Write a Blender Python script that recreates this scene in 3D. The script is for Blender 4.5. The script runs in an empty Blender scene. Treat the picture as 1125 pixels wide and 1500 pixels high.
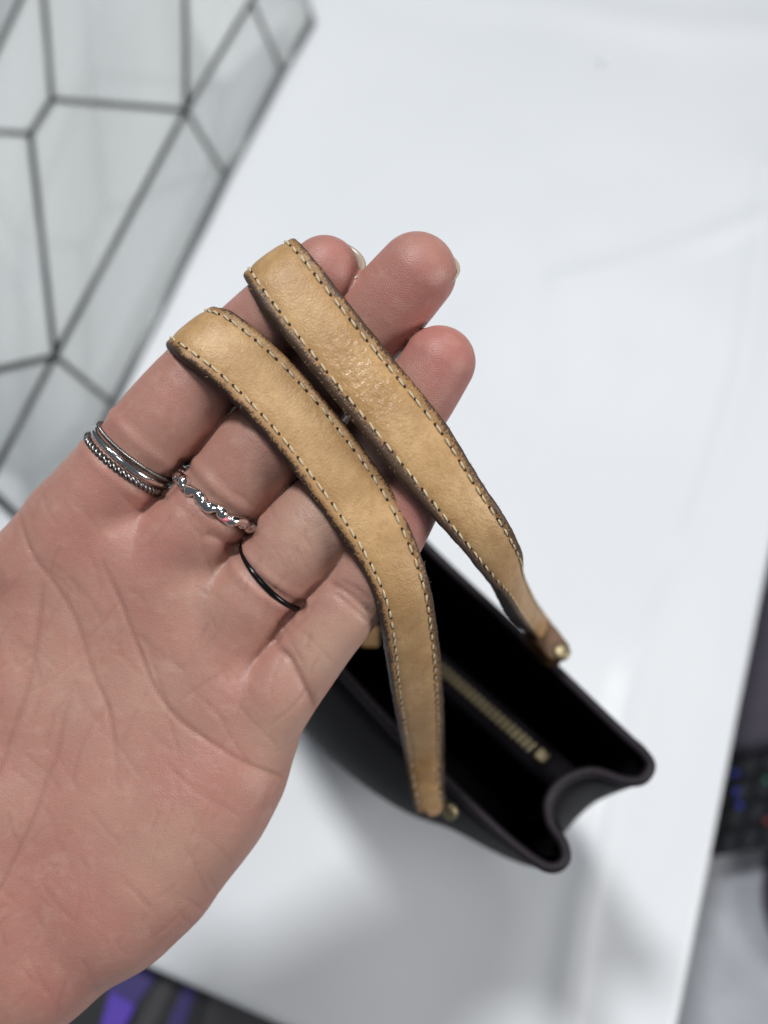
import bpy, bmesh, math, random
import numpy as np
from mathutils import Vector, Matrix, noise as mnoise

random.seed(7)
rng = np.random.default_rng(7)
scene = bpy.context.scene
C = scene.collection

# ------------------------------------------------------------------ camera
FPX = 1300.0                      # focal length in photo pixels (photo 1125 x 1500)
CAM = Vector((0.0, 0.0, 0.46))    # table top is z = 0
TILT = math.radians(23.0)
cam_data = bpy.data.cameras.new('camera')
cam = bpy.data.objects.new('camera', cam_data)
C.objects.link(cam)
cam.location = CAM
cam.rotation_euler = (TILT, 0, 0)
cam_data.sensor_fit = 'VERTICAL'
cam_data.sensor_height = 36.0
cam_data.lens = FPX / 1500.0 * 36.0
cam_data.clip_start = 0.01
cam_data.clip_end = 50
cam_data.dof.use_dof = True
cam_data.dof.focus_distance = 0.186
cam_data.dof.aperture_fstop = 7.2
scene.camera = cam
scene.view_settings.view_transform = 'Standard'
scene.view_settings.look = 'None'
scene.view_settings.exposure = -0.25
scene.view_settings.gamma = 1.0
scene.render.resolution_x = 768
scene.render.resolution_y = 1024
scene.cycles.use_denoising = True
scene.cycles.max_bounces = 8
scene.cycles.transparent_max_bounces = 16
scene.cycles.caustics_reflective = False
scene.cycles.caustics_refractive = False

CM = Matrix.Translation(CAM) @ Matrix.Rotation(TILT, 4, 'X')
CMN = np.array(CM)

def cs(px, py, d):
    """camera-frame point (metres) of a place seen at px,py, d metres deep"""
    return np.array([(px - 562.5) / FPX * d, (750.0 - py) / FPX * d, -d])

def to_world(P):
    P = np.asarray(P, dtype=float)
    return P @ CMN[:3, :3].T + CMN[:3, 3]

def at(px, py, d):
    return Vector(to_world(cs(px, py, d)))

def on_plane(px, py, z):
    """world point on the horizontal plane of height z"""
    r = Vector(CMN[:3, :3] @ np.array([(px - 562.5) / FPX, (750.0 - py) / FPX, -1.0]))
    t = (z - CAM.z) / r.z
    return CAM + r * t

# ------------------------------------------------------------------ light
world = bpy.data.worlds.new('World')
scene.world = world
world.use_nodes = True
bg = world.node_tree.nodes['Background']
bg.inputs[0].default_value = (0.76, 0.87, 1.0, 1)
bg.inputs[1].default_value = 0.145

def area(name, loc, target, size, power, color=(1, 1, 1)):
    l = bpy.data.lights.new(name, 'AREA')
    l.shape = 'DISK'
    l.size = size
    l.energy = power
    l.color = color
    o = bpy.data.objects.new(name, l)
    C.objects.link(o)
    o.location = loc
    d = Vector(target) - Vector(loc)
    o.rotation_euler = d.to_track_quat('-Z', 'Y').to_euler()
    return o

area('ceiling_lamp', (-0.34, 0.60, 1.7), (0.0, 0.05, 0), 0.22, 23, (0.985, 0.985, 0.975))
area('ceiling_lamp', (0.52, 1.42, 1.7), (0.05, 0.2, 0), 0.34, 4.2, (1.0, 0.985, 0.97))
area('ceiling_lamp', (0.12, -0.06, 1.7), (0.0, 0.0, 0), 0.40, 3.4, (1.0, 0.985, 0.97))
area('side_fill_lamp', (0.85, -0.28, 0.62), (-0.03, 0.05, 0.26), 0.35, 5.8, (1.0, 0.96, 0.92))  # added fill from the right, brightens the little-finger side of the hand

# ------------------------------------------------------------------ helpers
def mat(name):
    m = bpy.data.materials.new(name)
    m.use_nodes = True
    return m, m.node_tree.nodes, m.node_tree.links, m.node_tree.nodes['Principled BSDF']

def simple(name, col, rough=0.5, metal=0.0, coat=0.0, noise_amt=0.0, noise_scale=50, bump=0.0, bump_scale=200, spec=0.5, bump_dist=0.0005):
    m, N, L, b = mat(name)
    b.inputs['Base Color'].default_value = (*col, 1)
    b.inputs['Roughness'].default_value = rough
    b.inputs['Metallic'].default_value = metal
    b.inputs['Specular IOR Level'].default_value = spec
    tc = N.new('ShaderNodeTexCoord')
    if noise_amt:
        n = N.new('ShaderNodeTexNoise'); n.inputs['Scale'].default_value = noise_scale; n.inputs['Detail'].default_value = 5
        L.new(tc.outputs['Object'], n.inputs['Vector'])
        mx = N.new('ShaderNodeMix'); mx.data_type = 'RGBA'
        mx.inputs['A'].default_value = (*[c * (1 - noise_amt) for c in col], 1)
        mx.inputs['B'].default_value = (*[min(1, c * (1 + noise_amt)) for c in col], 1)
        L.new(n.outputs['Fac'], mx.inputs['Factor'])
        L.new(mx.outputs['Result'], b.inputs['Base Color'])
    if bump:
        n = N.new('ShaderNodeTexNoise'); n.inputs['Scale'].default_value = bump_scale; n.inputs['Detail'].default_value = 4
        L.new(tc.outputs['Object'], n.inputs['Vector'])
        bp = N.new('ShaderNodeBump'); bp.inputs['Strength'].default_value = bump; bp.inputs['Distance'].default_value = bump_dist
        L.new(n.outputs['Fac'], bp.inputs['Height'])
        L.new(bp.outputs['Normal'], b.inputs['Normal'])
    return m

def link_mesh(name, verts, faces, material=None, parent=None, smooth=True):
    me = bpy.data.meshes.new(name)
    me.from_pydata([tuple(v) for v in verts], [], faces)
    if smooth:
        me.polygons.foreach_set('use_smooth', [True] * len(me.polygons))
    if material is not None:
        for mm in (material if isinstance(material, (list, tuple)) else [material]):
            me.materials.append(mm)
    me.update()
    o = bpy.data.objects.new(name, me)
    C.objects.link(o)
    if parent is not None:
        o.parent = parent
        o.matrix_parent_inverse = parent.matrix_basis.inverted()
    return o

def empty(name, loc, label, cat, group=None):
    o = bpy.data.objects.new(name, None)
    o.empty_display_size = 0.01
    C.objects.link(o)
    o.location = loc
    tag(o, label, cat, group)
    return o

def tag(o, label=None, cat=None, group=None, kind=None):
    if label: o['label'] = label
    if cat: o['category'] = cat
    if group: o['group'] = group
    if kind: o['kind'] = kind
    return o

def catmull(P, n):
    """Catmull-Rom through rows of P, n samples, roughly uniform in the row index"""
    P = np.asarray(P, float)
    m = len(P)
    t = np.linspace(0, m - 1, n)
    i = np.clip(t.astype(int), 0, m - 2)
    f = (t - i)[:, None]
    p0 = P[np.clip(i - 1, 0, m - 1)]; p1 = P[i]; p2 = P[i + 1]; p3 = P[np.clip(i + 2, 0, m - 1)]
    return 0.5 * ((2 * p1) + (-p0 + p2) * f + (2 * p0 - 5 * p1 + 4 * p2 - p3) * f ** 2 + (-p0 + 3 * p1 - 3 * p2 + p3) * f ** 3)

def resample(P, step):
    P = np.asarray(P, float)
    s = np.r_[0, np.cumsum(np.linalg.norm(np.diff(P[:, :3], axis=0), axis=1))]
    q = np.linspace(0, s[-1], max(2, int(s[-1] / step) + 1))
    return np.stack([np.interp(q, s, P[:, k]) for k in range(P.shape[1])], 1)

def tube_data(path, r, seg=8, closed=False, base=0):
    """verts, faces of a tube along path; r float or list"""
    path = [Vector(p) for p in path]
    n = len(path)
    rr = r if isinstance(r, (list, tuple, np.ndarray)) else [r] * n
    V, F = [], []
    up = None
    for i, p in enumerate(path):
        a = path[(i - 1) % n] if (closed or i > 0) else p
        b = path[(i + 1) % n] if (closed or i < n - 1) else p
        t = (b - a)
        if t.length < 1e-9: t = Vector((0, 0, 1))
        t.normalize()
        if up is None:
            up = Vector((0, 0, 1)) if abs(t.z) < 0.9 else Vector((1, 0, 0))
        s = t.cross(up)
        if s.length < 1e-6: s = t.orthogonal()
        s.normalize(); up = s.cross(t).normalized()
        for k in range(seg):
            an = 2 * math.pi * k / seg
            V.append(p + (s * math.cos(an) + up * math.sin(an)) * rr[i])
    m = n if closed else n - 1
    for i in range(m):
        for k in range(seg):
            a = i * seg + k; b = i * seg + (k + 1) % seg
            c = ((i + 1) % n) * seg + (k + 1) % seg; d = ((i + 1) % n) * seg + k
            F.append((base + a, base + d, base + c, base + b))
    if not closed:
        F.append(tuple(base + k for k in range(seg)))
        F.append(tuple(base + (n - 1) * seg + k for k in reversed(range(seg))))
    return V, F

def tube(name, path, r, material, parent=None, seg=8, closed=False):
    V, F = tube_data(path, r, seg, closed)
    return link_mesh(name, V, F, material, parent)

def box_data(cx, cy, cz, sx, sy, sz, base=0):
    V = [Vector((cx + dx * sx / 2, cy + dy * sy / 2, cz + dz * sz / 2)) for dz in (-1, 1) for dy in (-1, 1) for dx in (-1, 1)]
    F = [(0, 2, 3, 1), (4, 5, 7, 6), (0, 1, 5, 4), (2, 6, 7, 3), (0, 4, 6, 2), (1, 3, 7, 5)]
    return V, [tuple(base + i for i in f) for f in F]

def bevel(o, w, seg=2):
    md = o.modifiers.new('bevel', 'BEVEL'); md.width = w; md.segments = seg; md.limit_method = 'ANGLE'
    return o

def set_uv(o, uv_per_vertex):
    me = o.data
    uvl = me.uv_layers.new(name='UVMap')
    li = np.empty(len(me.loops), dtype=np.int32)
    me.loops.foreach_get('vertex_index', li)
    uvl.data.foreach_set('uv', np.asarray(uv_per_vertex, dtype=np.float32)[li].ravel())

# ------------------------------------------------------------------ setting: white sheet on a table, floor
def sheet_material():
    m, N, L, b = mat('white_vinyl')
    tc = N.new('ShaderNodeTexCoord')
    n = N.new('ShaderNodeTexNoise'); n.inputs['Scale'].default_value = 7; n.inputs['Detail'].default_value = 3
    L.new(tc.outputs['Object'], n.inputs['Vector'])
    mx = N.new('ShaderNodeMix'); mx.data_type = 'RGBA'
    mx.inputs['A'].default_value = (0.75, 0.785, 0.825, 1); mx.inputs['B'].default_value = (0.80, 0.825, 0.855, 1)
    L.new(n.outputs['Fac'], mx.inputs['Factor'])
    L.new(mx.outputs['Result'], b.inputs['Base Color'])
    b.inputs['Roughness'].default_value = 0.32
    b.inputs['Specular IOR Level'].default_value = 0.26
    n2 = N.new('ShaderNodeTexNoise'); n2.inputs['Scale'].default_value = 900; n2.inputs['Detail'].default_value = 2
    L.new(tc.outputs['Object'], n2.inputs['Vector'])
    bp = N.new('ShaderNodeBump'); bp.inputs['Strength'].default_value = 0.25; bp.inputs['Distance'].default_value = 0.0003
    L.new(n2.outputs['Fac'], bp.inputs['Height'])
    L.new(bp.outputs['Normal'], b.inputs['Normal'])
    return m
M_sheet = sheet_material()

# edges of the sheet on the table
E1 = on_plane(1125, 800, 0); E2 = on_plane(985, 1500, 0)       # right edge
B1 = on_plane(190, 1402, 0); B2 = on_plane(440, 1512, 0)       # near edge
ridge = [on_plane(x, y, 0) for x, y in ((1125, 250), (1085, 560), (1000, 830), (925, 1000), (880, 1200), (850, 1330), (825, 1500), (800, 1700))]
ridge2 = [on_plane(x, y, 0) for x, y in ((560, -15), (800, 10), (960, 38), (1060, 50), (1200, 50))]
ridge3 = [on_plane(x, y, 0) for x, y in ((820, 415), (920, 390), (1000, 360), (1110, 325))]

def seg_dist(x, y, pts):
    best = None
    P = np.array([[p.x, p.y] for p in pts])
    for a, b_ in zip(P[:-1], P[1:]):
        ab = b_ - a
        t = np.clip(((x - a[0]) * ab[0] + (y - a[1]) * ab[1]) / (ab @ ab), 0, 1)
        dx = x - a[0] - t * ab[0]; dy = y - a[1] - t * ab[1]
        sg = np.sign(ab[0] * dy - ab[1] * dx)
        d = np.hypot(dx, dy)
        if best is None:
            best, sgn = d, sg
        else:
            k = d < best
            best = np.where(k, d, best); sgn = np.where(k, sg, sgn)
    return best, sgn

def line_side(x, y, a, b_):
    """signed distance to line a-b, positive to the left of a->b"""
    dx, dy = b_.x - a.x, b_.y - a.y
    return (dx * (y - a.y) - dy * (x - a.x)) / math.hypot(dx, dy)

def build_sheet():
    # coordinates along the two edges so the borders are clean
    u = (E1 - E2).normalized()           # away along right edge
    v = (B1 - B2).normalized()           # leftwards along near edge
    # corner = intersection
    A = np.array([[u.x, -v.x], [u.y, -v.y]])
    rhs = np.array([B2.x - E2.x, B2.y - E2.y])
    tu, tv = np.linalg.solve(A, rhs)
    corner = np.array([E2.x + u.x * tu, E2.y + u.y * tu])
    nu, nv = 260, 230
    S = np.linspace(0, 1, nu) * 1.1
    T = np.linspace(0, 1, nv) * 0.95
    SS, TT = np.meshgrid(S, T, indexing='ij')
    X = corner[0] + u.x * SS + v.x * TT
    Y = corner[1] + u.y * SS + v.y * TT
    Z = np.zeros_like(X)
    d, sg = seg_dist(X, Y, ridge)
    Z += 0.0024 * np.exp(-(d / 0.007) ** 2) + 0.0045 * np.exp(-(d / 0.03) ** 2)
    # the sheet bows up slightly between fold and right edge
    e = -line_side(X, Y, E1, E2)
    eu = np.abs(e)
    Z += 0.003 * np.exp(-(eu / 0.012) ** 2)
    d2, _ = seg_dist(X, Y, ridge2); Z += 0.0025 * np.exp(-(d2 / 0.018) ** 2)
    d3, _ = seg_dist(X, Y, ridge3); Z += 0.0016 * np.exp(-(d3 / 0.008) ** 2)
    for i in range(X.shape[0]):
        for j in range(X.shape[1]):
            Z[i, j] += 0.0030 * mnoise.noise(Vector((X[i, j] * 7, Y[i, j] * 6, 1.3))) + 0.0009 * mnoise.noise(Vector((X[i, j] * 22, Y[i, j] * 22, 4.3)))
    Z += 0.001
    V = np.stack([X, Y, Z], -1).reshape(-1, 3)
    F = []
    for i in range(nu - 1):
        for j in range(nv - 1):
            a = i * nv + j
            F.append((a, a + 1, a + nv + 1, a + nv))
    o = link_mesh('backdrop_sheet', V, F, M_sheet)
    o.data.flip_normals()
    md = o.modifiers.new('solid', 'SOLIDIFY'); md.thickness = 0.0016; md.offset = -1
    tag(o, kind='structure')
    # table top under it
    V = []
    for z in (-0.006, -0.03):
        for (s, t) in ((0.004, 0.004), (1.1, 0.004), (1.1, 0.95), (0.004, 0.95)):
            V.append((corner[0] + u.x * s + v.x * t, corner[1] + u.y * s + v.y * t, z))
    F = [(0, 1, 2, 3), (7, 6, 5, 4), (0, 4, 5, 1), (1, 5, 6, 2), (2, 6, 7, 3), (3, 7, 4, 0)]
    t = link_mesh('table_top', V, F, simple('white_laminate', (0.7, 0.71, 0.73), 0.4), smooth=False)
    tag(t, kind='structure')
build_sheet()

M_floor = simple('grey_felt', (0.40, 0.42, 0.46), 0.9, noise_amt=0.35, noise_scale=35, bump=0.6, bump_scale=300, bump_dist=0.002)
FL = -0.11
o = link_mesh('floor', [(-3, -3, FL), (3, -3, FL), (3, 3, FL), (-3, 3, FL)], [(0, 1, 2, 3)], M_floor, smooth=False)
tag(o, kind='structure')

# ------------------------------------------------------------------ hand (one continuous surface from a distance field)
FINGERS = {
 'index': [(60, 830, .204, 11), (112, 764, .203, 11.0), (162, 706, .201, 10.6), (210, 650, .200, 9.9), (254, 602, .199, 10.2), (300, 549, .198, 9.4), (345, 512, .198, 8.7), (400, 465, .195, 8.7), (445, 425, .192, 8.1), (476, 396, .190, 7.3)],
 'middle': [(190, 900, .205, 11), (245, 825, .204, 10.8), (290, 768, .202, 10.6), (324, 727, .201, 10.0), (383, 657, .199, 10.2), (430, 608, .199, 10.0), (475, 557, .198, 9.0), (530, 490, .195, 9.3), (575, 440, .191, 9.0), (610, 400, .188, 8.5)],
 'ring': [(270, 1015, .205, 11), (325, 945, .204, 10.4), (366, 888, .202, 10.2), (400, 843, .201, 9.8), (438, 796, .199, 10.4), (473, 760, .198, 10.2), (520, 708, .198, 9.1), (565, 645, .195, 9), (610, 583, .191, 8.3), (643, 531, .189, 7.8)],
 'pinky': [(330, 1120, .205, 10.5), (370, 1068, .204, 10), (403, 1018, .202, 9.6), (438, 973, .201, 8.9), (475, 928, .199, 8.1), (503, 893, .198, 7.9), (530, 855, .197, 7.4), (570, 790, .195, 7.4), (600, 735, .193, 7.0), (622, 695, .191, 6.5)],
}
RINGS = {'index': (190, 664), 'middle': (325, 730), 'ring': (399, 843)}

def bone(a, b, ra, rb):
    return (cs(*a), cs(*b), ra * .001, rb * .001)

PALM = [
 bone((120, 770, .205), (-60, 1230, .207), 12, 14),
 bone((226, 862, .206), (-10, 1290, .208), 11.5, 14),
 bone((308, 972, .206), (60, 1330, .208), 11.2, 14),
 bone((368, 1068, .2055), (300, 1170, .206), 10.6, 12),
 bone((300, 1170, .206), (170, 1318, .205), 12, 14.2),
 bone((170, 1318, .205), (50, 1410, .206), 14.2, 14.6),
 bone((44, 1398, .206), (-100, 1488, .208), 14.0, 14.2),
 bone((-100, 1488, .208), (-255, 1700, .218), 14.2, 17),
 bone((-90, 1400, .208), (-230, 1640, .22), 17, 21),
 # webs between the finger roots
 bone((188, 796, .2058), (20, 1200, .2065), 10.2, 13),
 bone((290, 868, .2062), (60, 1290, .2065), 10.2, 13),
 bone((348, 1004, .2060), (160, 1290, .2055), 10.0, 13),
 bone((205, 745, .2080), (262, 785, .2080), 7, 7),
 bone((310, 825, .2080), (360, 880, .2080), 7, 7),
 bone((340, 1130, .205), (240, 1270, .2045), 11, 12.5),
 # thenar mass and web
 bone((-70, 1300, .203), (-190, 1060, .203), 19, 13),
 bone((10, 1180, .205), (-60, 1330, .203), 15, 17),
 bone((90, 800, .207), (-160, 930, .208), 9, 8),
 bone((30, 1000, .208), (-140, 1000, .208), 12, 11),
 # thumb
 bone((-190, 1060, .203), (-270, 900, .197), 12, 10.5),
 bone((-270, 900, .197), (-310, 760, .192), 10.8, 9.0),
]

def smin(a, b, k):
    h = np.clip(0.5 + 0.5 * (b - a) / k, 0, 1)
    return b + (a - b) * h - k * h * (1 - h)

def build_hand():
    h = 0.00055
    lo = np.array([-0.150, -0.168, -0.232]); hi = np.array([0.027, 0.066, -0.171])
    n = ((hi - lo) / h).astype(int) + 1
    ax = [(lo[i] + h * np.arange(n[i])).astype(np.float32) for i in range(3)]
    BIG = np.float32(0.05)

    def prim(field, a, b, ra, rb, k, margin):
        r = max(ra, rb) + margin
        l = np.minimum(a, b) - r; u = np.maximum(a, b) + r
        i0 = np.clip(((l - lo) / h).astype(int), 0, n); i1 = np.clip(((u - lo) / h).astype(int) + 2, 0, n)
        if np.any(i1 <= i0): return
        sl = tuple(slice(i0[i], i1[i]) for i in range(3))
        x = ax[0][sl[0]][:, None, None] - np.float32(a[0]); y = ax[1][sl[1]][None, :, None] - np.float32(a[1]); z = ax[2][sl[2]][None, None, :] - np.float32(a[2])
        ab = (b - a).astype(np.float32); L2 = np.float32(ab @ ab)
        t = np.clip((x * ab[0] + y * ab[1] + z * ab[2]) / L2, 0, 1)
        d = np.sqrt((x - t * ab[0]) ** 2 + (y - t * ab[1]) ** 2 + (z - t * ab[2]) ** 2) - (np.float32(ra) + t * np.float32(rb - ra))
        if k:
            field[sl] = smin(field[sl], d, np.float32(k))
        else:
            field[sl] = np.minimum(field[sl], d)

    palm = np.full(n, BIG, np.float32)
    for a, b, ra, rb in PALM:
        prim(palm, a, b, ra, rb, 0.0075, 0.016)
    H = np.full(n, BIG, np.float32)
    paths = {}
    for name, st in FINGERS.items():
        pts = np.array([list(cs(*s[:3])) + [s[3] * .001] for s in st])
        pts = catmull(pts, 31)
        paths[name] = pts
        F = np.full(n, BIG, np.float32)
        for p, q in zip(pts[:-1], pts[1:]):
            prim(F, p[:3], q[:3], p[3], q[3], 0, 0.009)
        F = smin(palm, F, np.float32(0.0026))
        H = smin(H, F, np.float32(0.0007))
    del palm, F
    # cells
    S = H
    ins = S < 0
    nx, ny, nz = n
    cnt = np.zeros((nx - 1, ny - 1, nz - 1), np.uint8)
    for dx in (0, 1):
        for dy in (0, 1):
            for dz in (0, 1):
                cnt += ins[dx:nx - 1 + dx, dy:ny - 1 + dy, dz:nz - 1 + dz]
    act = (cnt > 0) & (cnt < 8)
    ci, cj, ck = np.nonzero(act)
    vid = np.full(act.shape, -1, np.int32)
    vid[ci, cj, ck] = np.arange(len(ci))
    corners = [(dx, dy, dz) for dx in (0, 1) for dy in (0, 1) for dz in (0, 1)]
    vals = [S[ci + c[0], cj + c[1], ck + c[2]] for c in corners]
    acc = np.zeros((len(ci), 3)); num = np.zeros(len(ci))
    for p in range(8):
        for q in range(p + 1, 8):
            if sum(abs(corners[p][i] - corners[q][i]) for i in range(3)) != 1: continue
            mk = (vals[p] < 0) != (vals[q] < 0)
            t = vals[p] / np.where(mk, vals[p] - vals[q], 1)
            cp = np.array(corners[p], float); cq = np.array(corners[q], float)
            acc += np.where(mk[:, None], cp + t[:, None] * (cq - cp), 0); num += mk
    V = lo + h * (np.stack([ci, cj, ck], 1) + acc / num[:, None])
    faces = []
    for axis in range(3):
        sa = [slice(1, -1)] * 3; sb = [slice(1, -1)] * 3
        sa[axis] = slice(0, -1); sb[axis] = slice(1, None)
        A = ins[tuple(sa)]; B = ins[tuple(sb)]
        ii = np.nonzero(A != B)
        flip = A[ii]
        idx = [ii[0].copy(), ii[1].copy(), ii[2].copy()]
        o1, o2 = [(1, 2), (2, 0), (0, 1)][axis]
        for a2 in (o1, o2): idx[a2] = idx[a2] + 1
        def cell(d1, d2):
            c = [idx[0].copy(), idx[1].copy(), idx[2].copy()]
            c[o1] = c[o1] - d1; c[o2] = c[o2] - d2
            return vid[c[0], c[1], c[2]]
        q = np.stack([cell(0, 0), cell(1, 0), cell(1, 1), cell(0, 1)], 1)
        q = np.where(flip[:, None], q, q[:, ::-1])
        faces.append(q)
    Fq = np.concatenate(faces)
    Fq = Fq[(Fq >= 0).all(1)]
    # keep the one big connected surface
    lab = np.arange(len(V))
    E0 = np.concatenate([Fq[:, [0, 1]], Fq[:, [1, 2]], Fq[:, [2, 3]], Fq[:, [3, 0]]])
    for _ in range(400):
        m0 = np.minimum(lab[E0[:, 0]], lab[E0[:, 1]])
        new = lab.copy()
        np.minimum.at(new, E0[:, 0], m0); np.minimum.at(new, E0[:, 1], m0)
        new = new[new]
        if np.array_equal(new, lab): break
        lab = new
    big = np.bincount(lab).argmax()
    keep = lab == big
    remap = np.cumsum(keep) - 1
    Fq = remap[Fq[keep[Fq[:, 0]]]]
    V = V[keep]
    E = np.concatenate([Fq[:, [0, 1]], Fq[:, [1, 2]], Fq[:, [2, 3]], Fq[:, [3, 0]]])
    nv = len(V)
    deg = np.bincount(E.ravel(), minlength=nv)[:, None]
    def nb_mean(X):
        out = np.empty_like(X)
        for k in range(X.shape[1]):
            out[:, k] = np.bincount(E[:, 0], X[E[:, 1], k], nv) + np.bincount(E[:, 1], X[E[:, 0], k], nv)
        return out / np.maximum(deg, 1)
    for it in range(3):
        V = V + 0.5 * (nb_mean(V) - V)
    def normals(V):
        a, b, c, d = (V[Fq[:, k]] for k in range(4))
        fn = np.cross(c - a, d - b)
        nn = np.zeros_like(V)
        for k in range(4):
            for j in range(3):
                nn[:, j] += np.bincount(Fq[:, k], fn[:, j], nv)
        return nn / np.maximum(np.linalg.norm(nn, axis=1, keepdims=True), 1e-12)
    Nn = normals(V)
    # make sure the winding points outwards
    if np.mean(Nn[:, 2] * (V[:, 2] - V[:, 2].mean())) < 0:
        Fq = Fq[:, ::-1]; Nn = -Nn
    # --- surface detail: creases and soft folds of the palm side
    px = 562.5 + V[:, 0] / -V[:, 2] * FPX
    py = 750.0 - V[:, 1] / -V[:, 2] * FPX
    front = np.clip(Nn[:, 2] * 2.5, 0, 1)
    disp = np.zeros(nv); crease = np.zeros(nv)
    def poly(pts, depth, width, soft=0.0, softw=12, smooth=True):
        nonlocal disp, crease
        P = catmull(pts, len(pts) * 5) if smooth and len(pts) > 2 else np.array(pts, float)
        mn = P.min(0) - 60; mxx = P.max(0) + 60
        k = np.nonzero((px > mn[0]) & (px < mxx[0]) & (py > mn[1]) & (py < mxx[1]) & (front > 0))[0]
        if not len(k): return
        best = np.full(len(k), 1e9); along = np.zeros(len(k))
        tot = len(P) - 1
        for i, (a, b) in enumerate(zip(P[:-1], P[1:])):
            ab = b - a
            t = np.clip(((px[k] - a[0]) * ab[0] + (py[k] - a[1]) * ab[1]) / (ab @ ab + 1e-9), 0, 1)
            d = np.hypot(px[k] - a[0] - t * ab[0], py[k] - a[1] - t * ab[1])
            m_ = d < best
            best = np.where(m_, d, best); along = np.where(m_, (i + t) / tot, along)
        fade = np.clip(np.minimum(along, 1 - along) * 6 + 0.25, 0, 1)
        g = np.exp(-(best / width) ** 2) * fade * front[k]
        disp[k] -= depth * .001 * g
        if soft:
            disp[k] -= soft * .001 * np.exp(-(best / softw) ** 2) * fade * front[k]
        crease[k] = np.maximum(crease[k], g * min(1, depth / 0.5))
    # main palm lines
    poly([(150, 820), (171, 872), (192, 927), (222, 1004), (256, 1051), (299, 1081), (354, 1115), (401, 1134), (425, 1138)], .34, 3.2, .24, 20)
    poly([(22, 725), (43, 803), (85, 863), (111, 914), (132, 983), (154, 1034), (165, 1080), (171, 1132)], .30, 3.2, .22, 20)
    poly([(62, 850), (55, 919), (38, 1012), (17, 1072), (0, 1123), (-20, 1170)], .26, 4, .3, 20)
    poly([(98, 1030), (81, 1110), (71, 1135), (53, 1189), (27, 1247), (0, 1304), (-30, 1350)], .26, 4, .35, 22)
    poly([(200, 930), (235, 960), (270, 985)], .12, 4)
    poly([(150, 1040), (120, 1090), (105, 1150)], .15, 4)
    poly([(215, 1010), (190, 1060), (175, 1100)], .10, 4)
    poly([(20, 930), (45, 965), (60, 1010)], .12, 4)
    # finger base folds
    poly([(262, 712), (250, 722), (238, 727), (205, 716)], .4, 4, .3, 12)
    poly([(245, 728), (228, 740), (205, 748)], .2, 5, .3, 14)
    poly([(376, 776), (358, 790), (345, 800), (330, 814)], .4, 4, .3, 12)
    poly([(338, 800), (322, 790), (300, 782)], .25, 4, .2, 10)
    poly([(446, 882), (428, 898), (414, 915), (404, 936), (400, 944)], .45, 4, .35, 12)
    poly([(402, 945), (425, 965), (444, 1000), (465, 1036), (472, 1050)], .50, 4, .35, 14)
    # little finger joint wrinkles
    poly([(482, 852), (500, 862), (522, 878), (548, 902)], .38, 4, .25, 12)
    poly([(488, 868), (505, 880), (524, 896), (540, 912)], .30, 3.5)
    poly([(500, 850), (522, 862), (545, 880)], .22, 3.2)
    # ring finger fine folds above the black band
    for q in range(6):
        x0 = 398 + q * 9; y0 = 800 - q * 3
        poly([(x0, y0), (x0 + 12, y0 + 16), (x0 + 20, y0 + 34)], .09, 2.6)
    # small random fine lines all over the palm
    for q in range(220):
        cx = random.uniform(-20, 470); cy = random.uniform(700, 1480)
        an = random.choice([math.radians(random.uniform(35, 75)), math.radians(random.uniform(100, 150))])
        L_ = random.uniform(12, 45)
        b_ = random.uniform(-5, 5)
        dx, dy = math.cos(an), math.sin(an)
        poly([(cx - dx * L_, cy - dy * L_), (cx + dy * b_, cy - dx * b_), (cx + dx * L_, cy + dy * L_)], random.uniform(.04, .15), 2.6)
    # pads and hollows (soft, mm, px radius)
    for x, y, a, r in ((215, 785, .9, 60), (315, 880, .5, 50), (110, 790, .7, 60), (200, 1000, -1.3, 120), (110, 960, -.8, 90), (330, 1040, .7, 60), (240, 1230, 1.0, 110), (60, 1190, .6, 90),
                       (395, 1010, .6, 40), (270, 830, -.5, 34), (165, 760, -.4, 30), (350, 930, -.45, 34), (120, 1360, -.6, 80), (400, 650, .25, 40)):
        disp += a * .001 * np.exp(-((px - x) ** 2 + (py - y) ** 2) / r ** 2) * front
    # fine noise
    # bands press into the fingers
    for nm, (rx, ry) in RINGS.items():
        p = paths[nm]; tgt = None
        qx = 562.5 + p[:, 0] / -p[:, 2] * FPX; qy = 750 - p[:, 1] / -p[:, 2] * FPX
        i = int(np.argmin((qx - rx) ** 2 + (qy - ry) ** 2)); i = max(1, min(len(p) - 2, i))
        c = p[i, :3]; t = p[i + 1, :3] - p[i - 1, :3]; t /= np.linalg.norm(t)
        rel = V - c; axd = rel @ t; rad = np.linalg.norm(rel - axd[:, None] * t, axis=1)
        w_ = {'index': .0026, 'middle': .0018, 'ring': .0012}[nm]
        m_ = rad < .0125
        disp -= np.where(m_, .0005 * np.exp(-(axd / w_) ** 4), 0)
        disp += np.where(m_, .0003 * np.exp(-((np.abs(axd) - w_ * 1.8) / .0012) ** 2), 0)
    V = V + Nn * disp[:, None]
    # --- colour masks carried by the surface
    red = np.zeros(nv)
    for x, y, r, a in ((490, 370, 70, .8), (625, 420, 85, 1.0), (655, 530, 75, 1.0), (620, 740, 70, .95), (140, 720, 75, .55), (235, 800, 60, .6), (170, 860, 60, .35),
                       (330, 1010, 60, .45), (420, 1010, 40, .4), (410, 810, 45, .45), (480, 900, 50, .3), (120, 1180, 80, .35), (180, 1300, 80, .3), (20, 1300, 90, .5),
                       (-100, 1000, 120, .4), (90, 1440, 90, .4), (520, 870, 30, .5), (375, 860, 35, .4), (290, 1130, 50, .3), (300, 560, 60, .25), (200, 575, 50, .2)):
        red += a * np.exp(-((px - x) ** 2 + (py - y) ** 2) / r ** 2)
    red = np.clip(red, 0, 1.2)
    yel = np.zeros(nv)
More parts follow.
